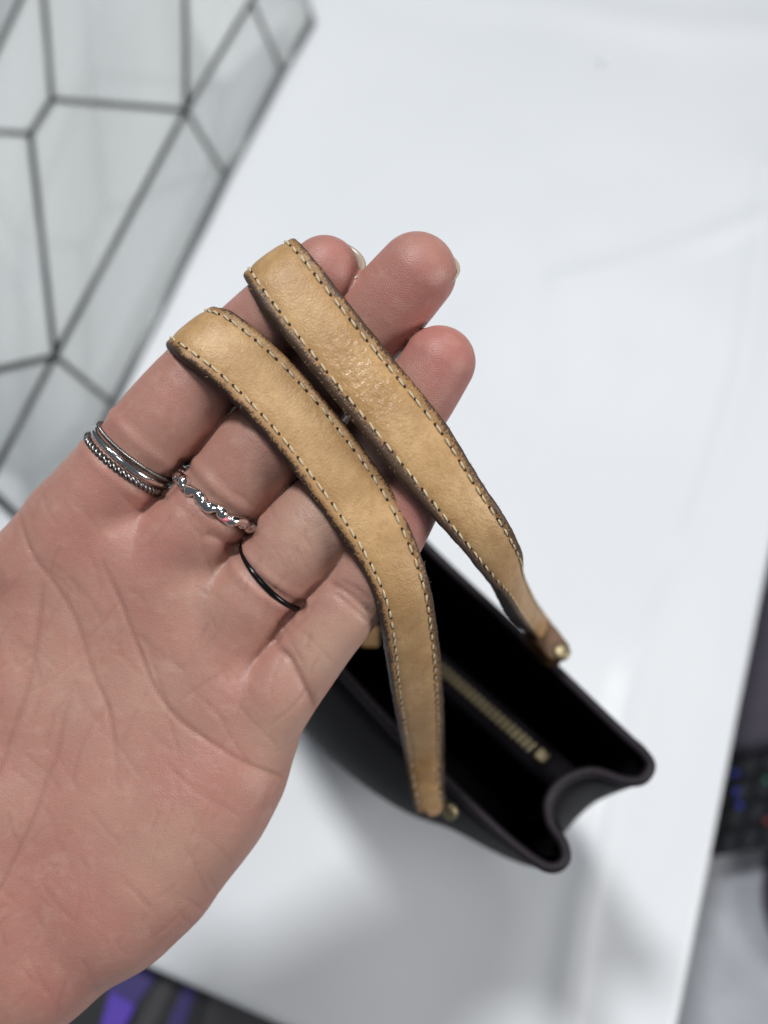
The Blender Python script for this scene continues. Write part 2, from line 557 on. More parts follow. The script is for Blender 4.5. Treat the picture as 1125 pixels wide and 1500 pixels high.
    for x, y, r, a in ((300, 905, 60, .35), (210, 1010, 70, .25), (470, 960, 50, .95), (535, 900, 45, .8), (430, 1040, 40, .5), (450, 780, 55, .8), (400, 830, 40, .5), (500, 700, 60, .5), (400, 1090, 50, .4), (70, 980, 60, .3), (250, 1240, 60, .4), (150, 1180, 50, .3), (200, 1300, 40, .35), (545, 650, 40, .5)):
        yel += a * np.exp(-((px - x) ** 2 + (py - y) ** 2) / r ** 2)
    # finger coordinates for ridge pattern at the tips
    fing = np.zeros((nv, 2))
    best = np.full(nv, 1e9)
    for nm, p in paths.items():
        tip = p[-1, :3]; t = p[-1, :3] - p[-4, :3]; t /= np.linalg.norm(t)
        s_ = np.cross(t, [0, 0, 1.0]); s_ /= np.linalg.norm(s_)
        rel = V - tip; d = np.linalg.norm(rel, axis=1)
        m_ = d < best; best = np.where(m_, d, best)
        fing[:, 0] = np.where(m_, rel @ t, fing[:, 0]); fing[:, 1] = np.where(m_, rel @ s_, fing[:, 1])
    tipmask = np.clip(1.2 - best / .016, 0, 1)
    W = to_world(V)
    me = bpy.data.meshes.new('hand')
    me.vertices.add(nv); me.vertices.foreach_set('co', W.astype(np.float32).ravel())
    nf = len(Fq)
    me.loops.add(nf * 4); me.loops.foreach_set('vertex_index', Fq.astype(np.int32).ravel())
    me.polygons.add(nf); me.polygons.foreach_set('loop_start', np.arange(0, nf * 4, 4, dtype=np.int32))
    me.update(calc_edges=True); me.validate()
    me.polygons.foreach_set('use_smooth', [True] * len(me.polygons))
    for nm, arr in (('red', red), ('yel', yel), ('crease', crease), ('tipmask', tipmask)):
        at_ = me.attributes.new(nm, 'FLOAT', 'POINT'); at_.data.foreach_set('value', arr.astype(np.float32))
    at_ = me.attributes.new('ridge', 'FLOAT_VECTOR', 'POINT')
    at_.data.foreach_set('vector', np.concatenate([fing, np.zeros((nv, 1))], 1).astype(np.float32).ravel())
    o = bpy.data.objects.new('hand', me)
    C.objects.link(o)
    return o, paths

def skin_material():
    m, N, L, b = mat('skin')
    def attr(n):
        a = N.new('ShaderNodeAttribute'); a.attribute_name = n; return a
    tc = N.new('ShaderNodeTexCoord')
    def noise(scale, detail=4, rough=.5):
        n = N.new('ShaderNodeTexNoise'); n.inputs['Scale'].default_value = scale; n.inputs['Detail'].default_value = detail; n.inputs['Roughness'].default_value = rough
        L.new(tc.outputs['Object'], n.inputs['Vector']); return n
    def mixc(f, a, bb):
        x = N.new('ShaderNodeMix'); x.data_type = 'RGBA'
        if isinstance(f, float): x.inputs['Factor'].default_value = f
        else: L.new(f, x.inputs['Factor'])
        for k, v in (('A', a), ('B', bb)):
            if isinstance(v, tuple): x.inputs[k].default_value = (*v, 1)
            else: L.new(v, x.inputs[k])
        return x.outputs['Result']
    def math_(op, a, bb, cl=False):
        x = N.new('ShaderNodeMath'); x.operation = op; x.use_clamp = cl
        for i, v in enumerate((a, bb)):
            if isinstance(v, (int, float)): x.inputs[i].default_value = v
            else: L.new(v, x.inputs[i])
        return x.outputs[0]
    base = (0.425, 0.235, 0.186)
    n1 = noise(55, 5, .6); n2 = noise(230, 4, .6)
    redf = math_('MULTIPLY', attr('red').outputs['Fac'], .75, True)
    r = math_('MULTIPLY', math_('SUBTRACT', n1.outputs['Fac'], .42), 3.2, True)
    c = mixc(r, base, (0.425, 0.192, 0.156))
    c = mixc(redf, c, (0.45, 0.185, 0.160))
    c = mixc(math_('MULTIPLY', attr('yel').outputs['Fac'], .75, True), c, (0.56, 0.375, 0.285))
    m2 = math_('MULTIPLY', math_('SUBTRACT', n2.outputs['Fac'], .52), 1.6, True)
    c = mixc(m2, c, (0.56, 0.36, 0.29))
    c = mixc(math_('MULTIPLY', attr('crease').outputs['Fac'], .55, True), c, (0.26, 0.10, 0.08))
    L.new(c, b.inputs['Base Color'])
    b.inputs['Subsurface Weight'].default_value = 0.5
    b.inputs['Subsurface Radius'].default_value = (1.0, 0.35, 0.2)
    b.inputs['Subsurface Scale'].default_value = 0.0016
    b.inputs['Roughness'].default_value = 0.45
    b.inputs['Specular IOR Level'].default_value = 0.45
    # fine relief: cell-like skin grain, ridges on fingertips
    v = N.new('ShaderNodeTexVoronoi'); v.inputs['Scale'].default_value = 1500; v.feature = 'DISTANCE_TO_EDGE'
    L.new(tc.outputs['Object'], v.inputs['Vector'])
    vs = math_('MINIMUM', v.outputs['Distance'], .25)
    wv = N.new('ShaderNodeTexWave'); wv.wave_type = 'RINGS'; wv.rings_direction = 'SPHERICAL'; wv.inputs['Scale'].default_value = 640; wv.inputs['Distortion'].default_value = 2.5; wv.inputs['Detail'].default_value = 1; wv.inputs['Detail Scale'].default_value = .25
    L.new(attr('ridge').outputs['Vector'], wv.inputs['Vector'])
    wm = math_('MULTIPLY', wv.outputs['Fac'], math_('MULTIPLY', attr('tipmask').outputs['Fac'], .35))
    nb = noise(420, 6, .65)
    hsum = math_('ADD', math_('MULTIPLY', vs, 1.0), wm)
    hsum = math_('ADD', hsum, math_('MULTIPLY', nb.outputs['Fac'], 1.5))
    bp = N.new('ShaderNodeBump'); bp.inputs['Strength'].default_value = .45; bp.inputs['Distance'].default_value = .00022
    L.new(hsum, bp.inputs['Height']); L.new(bp.outputs['Normal'], b.inputs['Normal'])
    return m

hand, FPATH = build_hand()
M_skin = skin_material()
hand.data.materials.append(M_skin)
tag(hand, 'open left hand, palm up, with four slightly curled fingers carrying two tan leather straps', 'hand')

# nails
M_nail = simple('nail', (0.44, 0.37, 0.29), 0.25, noise_amt=.08, noise_scale=300)
def make_nail(p, twist, over=.0016, wide=1.0):
    tip = p[-1, :3]; r = p[-1, 3]
    t = p[-1, :3] - p[-4, :3]; t /= np.linalg.norm(t)
    nrm = np.array([0, 0, -1.0]); nrm -= nrm @ t * t; nrm /= np.linalg.norm(nrm)
    s = np.cross(t, nrm)
    ca, sa = math.cos(twist), math.sin(twist)
    n2 = nrm * ca + s * sa; s2 = s * ca - nrm * sa
    V = []; nu, nvv = 15, 13
    for side in (0, 1):
        rr = r * 1.0 - side * .0005 - .0003
        for i in range(nu):
            a = (i / (nu - 1) * 2 - 1) * math.radians(64) * wide
            Lmax = r + over - (r * .42) * (a / math.radians(64)) ** 2
            for j in range(nvv):
                f = j / (nvv - 1)
                L_ = -0.007 + f * (Lmax + 0.007)
                drop = .0018 * f ** 2
                q = tip + t * L_ + n2 * ((rr) * math.cos(a) - drop) + s2 * (rr * math.sin(a))
                V.append(q)
    V = to_world(np.array(V)); F = []
    m = nu * nvv
    for i in range(nu - 1):
        for j in range(nvv - 1):
            a = i * nvv + j
            F.append((a, a + nvv, a + nvv + 1, a + 1)); F.append((m + a, m + a + 1, m + a + nvv + 1, m + a + nvv))
    for i in range(nu - 1):
        a = i * nvv + nvv - 1; F.append((a, a + nvv, m + a + nvv, m + a))
        a = i * nvv; F.append((a, m + a, m + a + nvv, a + nvv))
    for j in range(nvv - 1):
        F.append((j, j + 1, m + j + 1, m + j)); a = (nu - 1) * nvv + j; F.append((a, m + a, m + a + 1, a + 1))
    return link_mesh('nail', V, F, M_nail, hand)
make_nail(FPATH['index'], math.radians(-26), .0002)
make_nail(FPATH['middle'], math.radians(-36), -.0014)
make_nail(FPATH['ring'], math.radians(0), -.0036, .6)
make_nail(FPATH['pinky'], math.radians(0), -.003, .6)

# ------------------------------------------------------------------ finger rings
M_silver = simple('polished_silver', (0.78, 0.77, 0.76), 0.12, 1.0)
M_oxid = simple('oxidised_silver', (0.28, 0.265, 0.26), 0.28, 1.0, noise_amt=.6, noise_scale=900)
M_blackring = simple('black_steel', (0.012, 0.012, 0.014), 0.18, 0.6)
M_pink = simple('pink_enamel', (0.75, 0.18, 0.24), 0.25)

def ring_frame(name, rx, ry, shift=0.0):
    p = FPATH[name]
    qx = 562.5 + p[:, 0] / -p[:, 2] * FPX; qy = 750 - p[:, 1] / -p[:, 2] * FPX
    i = int(np.argmin((qx - rx) ** 2 + (qy - ry) ** 2)); i = max(1, min(len(p) - 2, i))
    c = p[i, :3].copy(); t = p[i + 1, :3] - p[i - 1, :3]; t /= np.linalg.norm(t)
    # slide onto the exact place
    tgt = cs(rx, ry, -c[2])
    c = c + t * ((tgt - c) @ t + shift)
    n = np.array([0, 0, 1.0]); n -= n @ t * t; n /= np.linalg.norm(n)
    s = np.cross(t, n)
    return c, t, s, n, p[i, 3]

def ring_tube(fr, R, rad_fn, off_fn=None, n=120, seg=10, tilt=0.0):
    c, t, s, nrm, r = fr
    tilt = math.radians(tilt)
    t = t * math.cos(tilt) + s * math.sin(tilt); s2 = np.cross(nrm, t) * -1
    s2 = np.cross(t, nrm)
    P, RR = [], []
    for k in range(n):
        a = 2 * math.pi * k / n
        dr, dt = off_fn(a) if off_fn else (0, 0)
        P.append(c + (s2 * math.cos(a) + nrm * math.sin(a)) * (R + dr) + t * dt)
        RR.append(rad_fn(a))
    return P, RR

def ring_obj(name, P, RR, m, parent=None, seg=10):
    P = [Vector(q) for q in to_world(np.array(P))]
    return tube(name, P, RR, m, parent, seg, True)

# index: three stacked bands
f0 = ring_frame('index', 192, 668)
R0 = f0[4] + .0000
# rope band: two twisted strands
fr = ring_frame('index', 192, 668, -.0021)
e = empty('finger_ring', Vector(to_world(fr[0])), 'dark twisted rope silver ring, lowest of three on the index finger', 'ring', 'rings worn on the hand')
for ph in (0, math.pi):
    P, RR = ring_tube(fr, R0, lambda a: .00052, lambda a, ph=ph: (.00044 * math.cos(a * 24 + ph), .00044 * math.sin(a * 24 + ph)), n=416, tilt=-2)
    ring_obj('strand', P, RR, M_oxid, e, 6)
fr = ring_frame('index', 192, 668, 0.0)
P, RR = ring_tube(fr, R0, lambda a: .00075, tilt=-2)
e = ring_obj('finger_ring', P, RR, M_silver)
tag(e, 'smooth polished silver band, middle one of three on the index finger', 'ring', 'rings worn on the hand')
fr = ring_frame('index', 192, 668, .0016)
P, RR = ring_tube(fr, R0, lambda a: .00040 + .00014 * abs(math.sin(a * 60)), n=720, seg=6, tilt=-2)
e = ring_obj('finger_ring', P, RR, M_oxid, None, 6)
tag(e, 'thin beaded silver band, uppermost of three on the index finger', 'ring', 'rings worn on the hand')
# middle: wavy hammered band
fr = ring_frame('middle', 323, 733)
e = empty('finger_ring', Vector(to_world(fr[0])), 'chunky wavy hammered silver ring with a pink fleck on the middle finger', 'ring', 'rings worn on the hand')
def wav(a): return (.00015 * math.sin(a * 17 + 1), .00055 * math.sin(a * 11))
P, RR = ring_tube(fr, fr[4] + .0004, lambda a: .00128 + .00022 * math.sin(a * 22 + .7), wav, n=240, tilt=-5)
M_hammer = simple('hammered_silver', (0.80, 0.79, 0.77), 0.10, 1.0, bump=.15, bump_scale=300, bump_dist=.0006)
ring_obj('band', P, RR, M_hammer, e, 12)
c, t, s, nrm, r = fr
a = math.radians(128)
s2 = np.cross(t, nrm)
for sg_a in (62,):
    a = math.radians(sg_a)
    q = c + (s2 * math.cos(a) + nrm * math.sin(a)) * (fr[4] + .0016)
    P = [q + s2 * k * .00035 + t * .0003 * k for k in (-2, -1, 0, 1, 2)]
    tube('pink_fleck', [Vector(w) for w in to_world(np.array(P))], [.0002, .0004, .0005, .0004, .0002], M_pink, e, 8)
# ring finger: thin black band
fr = ring_frame('ring', 399, 842)
P, RR = ring_tube(fr, fr[4] - .00005, lambda a: .00066, tilt=9)
e = ring_obj('finger_ring', P, RR, M_blackring)
tag(e, 'thin glossy black band on the ring finger', 'ring', 'rings worn on the hand')

# ------------------------------------------------------------------ handbag
M_bag = simple('black_leather', (0.006, 0.005, 0.0075), 0.6, spec=.14, noise_amt=.3, noise_scale=60, bump=.35, bump_scale=1100, bump_dist=.0003)
M_rim = simple('dark_leather_rim', (0.014, 0.010, 0.015), 0.55, spec=.3, bump=.3, bump_scale=900, bump_dist=.0003)
M_lining = simple('black_lining', (0.004, 0.0035, 0.005), 0.9, spec=.1)
M_brass = simple('aged_brass', (0.33, 0.28, 0.17), 0.5, 1.0, noise_amt=.3, noise_scale=400)

def leather_material(name='tan_leather'):
    m, N, L, b = mat(name)
    tc = N.new('ShaderNodeTexCoord'); uv = N.new('ShaderNodeUVMap'); uv.uv_map = 'UVMap'
    sep = N.new('ShaderNodeSeparateXYZ'); L.new(uv.outputs['UV'], sep.inputs[0])
    def noise(scale, detail=4, rough=.5, vec=None, dist=0):
        n = N.new('ShaderNodeTexNoise'); n.inputs['Scale'].default_value = scale; n.inputs['Detail'].default_value = detail; n.inputs['Roughness'].default_value = rough; n.inputs['Distortion'].default_value = dist
        L.new(vec or tc.outputs['Object'], n.inputs['Vector']); return n.outputs['Fac']
    def mth(op, a, bb=0.0, cl=False):
        x = N.new('ShaderNodeMath'); x.operation = op; x.use_clamp = cl
        for i, v in enumerate((a, bb)):
            if isinstance(v, (int, float)): x.inputs[i].default_value = v
            else: L.new(v, x.inputs[i])
        return x.outputs[0]
    def mixc(f, a, bb):
        x = N.new('ShaderNodeMix'); x.data_type = 'RGBA'; L.new(f, x.inputs['Factor'])
        for k, v in (('A', a), ('B', bb)):
            if isinstance(v, tuple): x.inputs[k].default_value = (*v, 1)
            else: L.new(v, x.inputs[k])
        return x.outputs['Result']
    def ramp(f, a, b_):
        x = N.new('ShaderNodeMapRange'); x.interpolation_type = 'SMOOTHSTEP'; L.new(f, x.inputs['Value'])
        x.inputs['From Min'].default_value = a; x.inputs['From Max'].default_value = b_; return x.outputs['Result']
    c = mixc(ramp(noise(90, 6, .62), .32, .70), (0.42, 0.245, 0.103), (0.585, 0.375, 0.178))
    c = mixc(mth('MULTIPLY', ramp(noise(520, 6, .75), .42, .72), .6), c, (0.36, 0.195, 0.08))
    # edge distance in mm : uv.x runs 0..1 over the width
    ed = mth('MULTIPLY', mth('SUBTRACT', .5, mth('ABSOLUTE', mth('SUBTRACT', sep.outputs['X'], .5))), 14.0)
    wob = mth('MULTIPLY', mth('SUBTRACT', noise(260, 6, .7), .5), 3.2)
    big = mth('MULTIPLY', mth('SUBTRACT', noise(38, 2, .5), .45), 3.0)
    wat = N.new('ShaderNodeAttribute'); wat.attribute_name = 'wear'
    e2 = mth('SUBTRACT', mth('ADD', mth('ADD', ed, wob), big), wat.outputs['Fac'])
    c = mixc(mth('MULTIPLY', ramp(e2, 2.3, .8), .75), c, (0.27, 0.135, 0.05))
    c = mixc(mth('MULTIPLY', ramp(mth('ADD', e2, mth('MULTIPLY', mth('SUBTRACT', noise(1500, 4, .7), .5), 5.0)), .9, .1), .92), c, (0.055, 0.032, 0.022))
    L.new(c, b.inputs['Base Color'])
    ga = N.new('ShaderNodeAttribute'); ga.attribute_name = 'gloss'
    rb_ = mth('ADD', mth('MULTIPLY', noise(60, 3, .5), .35), .30)
    L.new(mth('SUBTRACT', rb_, mth('MULTIPLY', ga.outputs['Fac'], .27)), b.inputs['Roughness'])
    b.inputs['Specular IOR Level'].default_value = .45
    c_end = c
    # relief: pores, creases across the strap
    v = N.new('ShaderNodeTexVoronoi'); v.inputs['Scale'].default_value = 1100; v.feature = 'DISTANCE_TO_EDGE'
    L.new(tc.outputs['Object'], v.inputs['Vector'])
    mp = N.new('ShaderNodeMapping'); mp.inputs['Scale'].default_value = (1.2, 260, 1); L.new(uv.outputs['UV'], mp.inputs['Vector'])
    wr = noise(3, 5, .6, mp.outputs['Vector'], 1.5)
    hh = mth('ADD', mth('MULTIPLY', mth('MINIMUM', v.outputs['Distance'], .3), .8), mth('MULTIPLY', noise(600, 6, .6), .9))
    hh = mth('ADD', hh, mth('MULTIPLY', wr, .7))
    v2 = N.new('ShaderNodeTexVoronoi'); v2.inputs['Scale'].default_value = 750; v2.feature = 'SMOOTH_F1'
    L.new(tc.outputs['Object'], v2.inputs['Vector'])
    hh = mth('ADD', hh, mth('MULTIPLY', mth('MULTIPLY', v2.outputs['Distance'], ga.outputs['Fac']), 1.9))
    bp = N.new('ShaderNodeBump'); bp.inputs['Strength'].default_value = .6; bp.inputs['Distance'].default_value = .00025
    L.new(hh, bp.inputs['Height']); L.new(bp.outputs['Normal'], b.inputs['Normal'])
    return m
M_tan = leather_material()
M_edge = simple('edge_paint', (0.035, 0.028, 0.025), 0.6, noise_amt=.7, noise_scale=500, bump=.7, bump_scale=900, bump_dist=.0004)
M_under = simple('strap_back', (0.075, 0.06, 0.055), 0.6, noise_amt=.4, noise_scale=120)
M_thread = simple('cream_thread', (0.60, 0.52, 0.36), 0.7, bump=.8, bump_scale=3500, bump_dist=.0002)
M_hole = simple('needle_hole', (0.03, 0.016, 0.008), 0.9)

RIM_Z = 0.19
BOT_Z = 0.06
rim_px = [(818, 1268), (660, 1138), (500, 985)]
def rp(x, y): 
    p = on_plane(x, y, RIM_Z); return np.array([p.x, p.y])
FR = rp(812, 1270); BR = rp(952, 1112); UDIR = rp(620, 792) - BR; UDIR /= np.linalg.norm(UDIR)
WDIR = np.array([-UDIR[1], UDIR[0]])
if (FR - BR) @ WDIR > 0: WDIR = -WDIR            # WDIR points from front to back
ORI = (FR + BR) / 2
BAG_L = 0.176
bag = empty('handbag', Vector((*(ORI + UDIR * BAG_L / 2), BOT_Z)), 'small open black leather handbag hanging from the hand by two worn tan leather handles', 'handbag')
def uw(px, py):
    q = rp(px, py) - ORI
    return np.array([q @ UDIR, q @ WDIR])
right_px = [(905, 1068), (940, 1100), (953, 1122), (940, 1142), (912, 1143), (868, 1130), (826, 1143), (804, 1172), (806, 1205), (824, 1234), (828, 1258), (812, 1271), (786, 1262), (735, 1222)]
RUW = np.array([uw(*p) for p in right_px])        # from back, round the gusset, to front
back_px = [(620, 792), (760, 925)]
front_px = [(650, 1135), (500, 985)]
halfb = RUW[0, 1]; halff = RUW[-1, 1]
# loop: right gusset (back->front), front edge to the left, left gusset, back edge
key = list(RUW)
kf = [uw(650, 1140), uw(560, 1050), np.array([.125, halff * 1.02])]
left = [np.array([BAG_L - p[0], p[1]]) for p in RUW[::-1]]
kb = [np.array([.125, halfb * 1.15]), uw(620, 795), uw(760, 928)]
rimkey = np.array(key + kf + left + kb)
idx_gr = (0, len(key) - 1)
idx_fr = (len(key) - 1, len(key) - 1 + len(kf) + 1)
idx_gl = (len(key) + len(kf), len(key) + len(kf) + len(left) - 1)
nkey = len(rimkey)
# closed catmull
def closed_catmull(P, per):
    n = len(P); out = []
    for i in range(n):
        p0, p1, p2, p3 = P[(i - 1) % n], P[i], P[(i + 1) % n], P[(i + 2) % n]
        for k in range(per):
            f = k / per
            out.append(0.5 * ((2 * p1) + (-p0 + p2) * f + (2 * p0 - 5 * p1 + 4 * p2 - p3) * f ** 2 + (-p0 + 3 * p1 - 3 * p2 + p3) * f ** 3))
    return np.array(out)
PER = 6
rim = closed_catmull(rimkey, PER)
# base outline: fold straightened
bk = rimkey.copy()
for i in range(nkey):
    u_, w_ = bk[i]
    if i <= idx_gr[1]:
        f = i / idx_gr[1]; bk[i] = [-0.003, (0.5 - f) * .050] if 1 < i < idx_gr[1] - 1 else [0.010 + abs(f - .5) * 0.004, (.025 if f < .5 else -.021)]
        if i in (0,): bk[i] = [.03, .031]
        if i == idx_gr[1]: bk[i] = [.034, -.023]
    elif idx_gl[0] <= i <= idx_gl[1]:
        f = (i - idx_gl[0]) / (idx_gl[1] - idx_gl[0]); bk[i] = [BAG_L - .004, (f - .5) * .062]
        if f == 0: bk[i] = [BAG_L - .03, -.031]
        if f == 1: bk[i] = [BAG_L - .03, .031]
    else:
        bk[i] = [u_, -.028 if i < idx_gl[0] else .031]
base_loop = closed_catmull(bk, PER)
def bag_pt(i, v, inset=0.0):
    """v 0 at rim, 1 at the bottom"""
    g = v ** 0.9
    if 2 * PER < i < (idx_gr[1] - 2) * PER: g = min(1.0, v * 2.4) ** 0.75
    q = rim[i] * (1 - g) + base_loop[i] * g
    q = q + np.array([0, 1.0]) * (math.sin(math.pi * min(1, v * 1.1)) * (lambda t: t * t * (3 - 2 * t))(min(1.0, max(0.0, (min(q[0], BAG_L - q[0]) + .015) / .095))) * (0.002 if q[1] > 0 else -0.018) if abs(q[1]) > .014 else 0)
    q = q + np.array([0.006 * v, 0.004 * v])
    xy = ORI + UDIR * q[0] + WDIR * q[1]
    return Vector((xy[0], xy[1], RIM_Z + (BOT_Z - RIM_Z) * v))
NR = len(rim)
def wall_part(name, i0, i1, m, thick=.0014, vmin=0.0):
    idx = [i % NR for i in range(i0, i1 + 1)]
    nv_ = 14
    V = [bag_pt(i, vmin + (1 - vmin) * k / (nv_ - 1)) for i in idx for k in range(nv_)]
    F = []
    for a in range(len(idx) - 1):
        for k in range(nv_ - 1):
            q = a * nv_ + k; F.append((q, q + 1, q + nv_ + 1, q + nv_))
    o = link_mesh(name, V, F, m, bag)
    return o
g1 = idx_gr[1] * PER; f1 = idx_gl[0] * PER; l1 = idx_gl[1] * PER
for nm, a, b_ in (('gusset', PER, g1 - PER), ('front_panel', g1 - PER, f1 + PER), ('gusset', f1 + PER, l1 - PER), ('back_panel', l1 - PER, NR + PER)):
    o = wall_part(nm, a, b_, [M_bag, M_lining])
    md = o.modifiers.new('solid', 'SOLIDIFY'); md.thickness = .0018; md.offset = 0; md.material_offset = 0
    # lining side
    o2 = wall_part('lining', a, b_, M_lining, vmin=.03)
    for v in o2.data.vertices:
        q = np.array([v.co.x, v.co.y]) - (ORI + UDIR * BAG_L / 2)
        v.co.x -= UDIR[0] * .0022 * np.sign(q @ UDIR) * (abs(q @ UDIR) > .06) + WDIR[0] * .0022 * np.sign(q @ WDIR)
        v.co.y -= UDIR[1] * .0022 * np.sign(q @ UDIR) * (abs(q @ UDIR) > .06) + WDIR[1] * .0022 * np.sign(q @ WDIR)
    # children of the panel they line
    o2.parent = o; o2.matrix_parent_inverse = Matrix.Identity(4) ; o2.matrix_parent_inverse = (o.parent.matrix_basis @ o.matrix_parent_inverse).inverted()
bottom = [bag_pt(i, 1.0) for i in range(NR)]
link_mesh('base', bottom + [b_ + Vector((0, 0, -.003)) for b_ in bottom],
          [tuple(range(NR))] + [tuple(range(2 * NR - 1, NR - 1, -1))] + [(i, (i + 1) % NR, NR + (i + 1) % NR, NR + i) for i in range(NR)], M_bag, bag, smooth=False)
rimw = [bag_pt(i, 0.0) for i in range(NR)]
tube('rim_binding', rimw, .0016, M_rim, bag, 10, True)

rs = resample(np.array([list(p) for p in rimw] + [list(rimw[0])]), .0034)
VV, FF = [], []
for a_, b_ in zip(rs[:-1], rs[1:]):
    d_ = b_ - a_; m0 = a_ + d_ * .18; m1 = a_ + d_ * .82
    up_ = np.array([0, 0, .00155])
    v_, f_ = tube_data([Vector(m0 + up_ - [0, 0, .0003]), Vector((m0 + m1) / 2 + up_), Vector(m1 + up_ - [0, 0, .0003])], [.00018, .00026, .00018], 5, False, len(VV))
    VV += v_; FF += f_
rst = link_mesh('rim_stitching', VV, FF, simple('plum_thread', (0.03, 0.023, 0.03), 0.6), bag)
rst['kind'] = 'stuff'

# divider with zip
def at_uw(u_, w_, z):
    xy = ORI + UDIR * u_ + WDIR * w_
    return Vector((xy[0], xy[1], z))
Z1 = on_plane(792, 1108, .172); Z0 = on_plane(640, 975, .172)
zd = (Z0 - Z1).normalized(); zl = (Z0 - Z1).length
zn = Vector((-zd.y, zd.x, 0))
Zend = Z1 + zd * .145
V = []
for p in (Z1 - zd * .012, Zend):
    for z in (.168, .055):
        for s_ in (-.0045, .0045):
            V.append(Vector((p.x, p.y, z)) + zn * s_)
V = []; F = []
prof = [(-.0015, .05), (-.0045, .16), (-.0055, .168), (-.0045, .1715), (0, .1722), (.0045, .1715), (.0055, .168), (.0045, .16), (.0015, .05)]
NN = 24
for i in range(NN):
    f = i / (NN - 1); p = (Z1 - zd * .014) * (1 - f) + Zend * f
    for (a, z) in prof: V.append(Vector((p.x, p.y, z)) + zn * a)
for i in range(NN - 1):
    for k in range(len(prof) - 1):
        q = i * len(prof) + k; F.append((q, q + len(prof), q + len(prof) + 1, q + 1))
F.append(tuple(range(len(prof)))); F.append(tuple((NN - 1) * len(prof) + k for k in reversed(range(len(prof)))))
M_pocket = simple('pocket_fabric', (0.010, 0.008, 0.012), 0.7, spec=.2)
pocket = link_mesh('centre_pocket', V, F, M_pocket, bag)
VV, FF = [], []
nt = int(.14 / .0022)
for i in range(nt):
    p = Z1 + zd * (.004 + i * .0021)
    for sgn in (-1, 1):
        q = p + zn * sgn * .0009 + zd * (.0002 * sgn)
        base = len(VV)
        hw = (zn * .0008, zd * .00042, Vector((0, 0, .0006)))
        for dz in (-1, 1):
            for dy in (-1, 1):
                for dx in (-1, 1):
                    VV.append(Vector((q.x, q.y, .1730)) + hw[0] * dx + hw[1] * dy + hw[2] * dz)
        FF += [tuple(base + k for k in f) for f in [(0, 2, 3, 1), (4, 5, 7, 6), (0, 1, 5, 4), (2, 6, 7, 3), (0, 4, 6, 2), (1, 3, 7, 5)]]
zt = link_mesh('zip_teeth', VV, FF, M_brass, pocket, smooth=False)
zt.matrix_parent_inverse = (pocket.parent.matrix_basis @ pocket.matrix_parent_inverse).inverted()
zt['kind'] = 'stuff'
VV, FF = [], []
for dz in (-1, 1):
    for dy in (-1, 1):
        for dx in (-1, 1):
            VV.append(Vector((Z1.x, Z1.y, .1736)) + zn * .0022 * dx + zd * .0022 * dy + Vector((0, 0, .0011)) * dz)
FF = [(0, 2, 3, 1), (4, 5, 7, 6), (0, 1, 5, 4), (2, 6, 7, 3), (0, 4, 6, 2), (1, 3, 7, 5)]
zs = link_mesh('zip_stop', VV, FF, M_brass, pocket); zs.matrix_parent_inverse = zt.matrix_parent_inverse.copy()
bevel(zs, .0008)
# small tan pull tab at the far end of the zip
p0 = on_plane(541, 932, .18)
pull = link_mesh('zip_pull', [], [], M_tan, bag)
bm = bmesh.new(); bmesh.ops.create_cube(bm, size=1)
for v in bm.verts: v.co = p0 + Vector((v.co.x * .006, v.co.y * .007, v.co.z * .002))
bm.to_mesh(pull.data); bm.free(); bevel(pull, .0008)
pull.data.uv_layers.new(name='UVMap')

# ---- handles: ribbons with left and right edges given station by station
# (left px, left py, left depth, right px, right py, right depth)
def at_rim_depth(px, py, z):
    p = on_plane(px, py, z)
    q = CM.inverted() @ p
    return -q.z
dA = at_rim_depth(630, 1185, .186)
dB = at_rim_depth(812, 955, .186)
H1 = [
 (372, 822, .288, 430, 800, .288),
 (345, 740, .262, 410, 705, .262),
 (290, 600, .232, 360, 548, .232),
 (257, 530, .212, 328, 473, .212),
 (243, 508, .201, 314, 451, .201),
 (240, 502, .1915, 311, 446, .1935),
 (249, 509, .1860, 322, 449, .1890),
 (275, 530, .1840, 352, 462, .1872),
 (330, 577, .1835, 408, 506, .1867),
 (390, 640, .1835, 468, 568, .1867),
 (445, 706, .1835, 524, 642, .1867),
 (498, 778, .1838, 573, 716, .1867),
 (538, 842, .1848, 606, 786, .1868),
 (559, 895, .188, 629, 850, .190),
 (567, 940, .194, 640, 905, .196),
 (573, 1000, .207, 648, 985, .209),
 (583, 1060, .226, 651, 1055, .227),
 (594, 1115, .250, 650, 1115, .249),
 (602, 1158, dA - .010, 649, 1150, dA - .012),
 (611, 1196, dA - .003, 655, 1182, dA - .004),
]
H2 = [
 (500, 700, .300, 560, 660, .300),
 (440, 560, .262, 510, 520, .262),
 (385, 450, .225, 455, 400, .225),
 (362, 413, .205, 436, 362, .205),
 (355, 403, .194, 429, 350, .194),
 (357, 405, .1855, 433, 349, .1865),
 (374, 432, .1812, 453, 369, .1830),
 (415, 492, .1800, 500, 424, .1815),
 (465, 555, .1798, 551, 488, .1812),
 (520, 622, .1798, 605, 554, .1812),
 (578, 690, .1800, 658, 625, .1815),
 (634, 756, .1825, 703, 700, .1835),
 (688, 818, .189, 742, 762, .187),
 (728, 862, .200, 764, 812, .198),
 (755, 890, .212, 771, 846, .218),
 (771, 911, .232, 783, 878, .238),
 (783, 928, dB - .022, 797, 898, dB - .018),
 (792, 942, dB - .010, 808, 912, dB - .006),
]
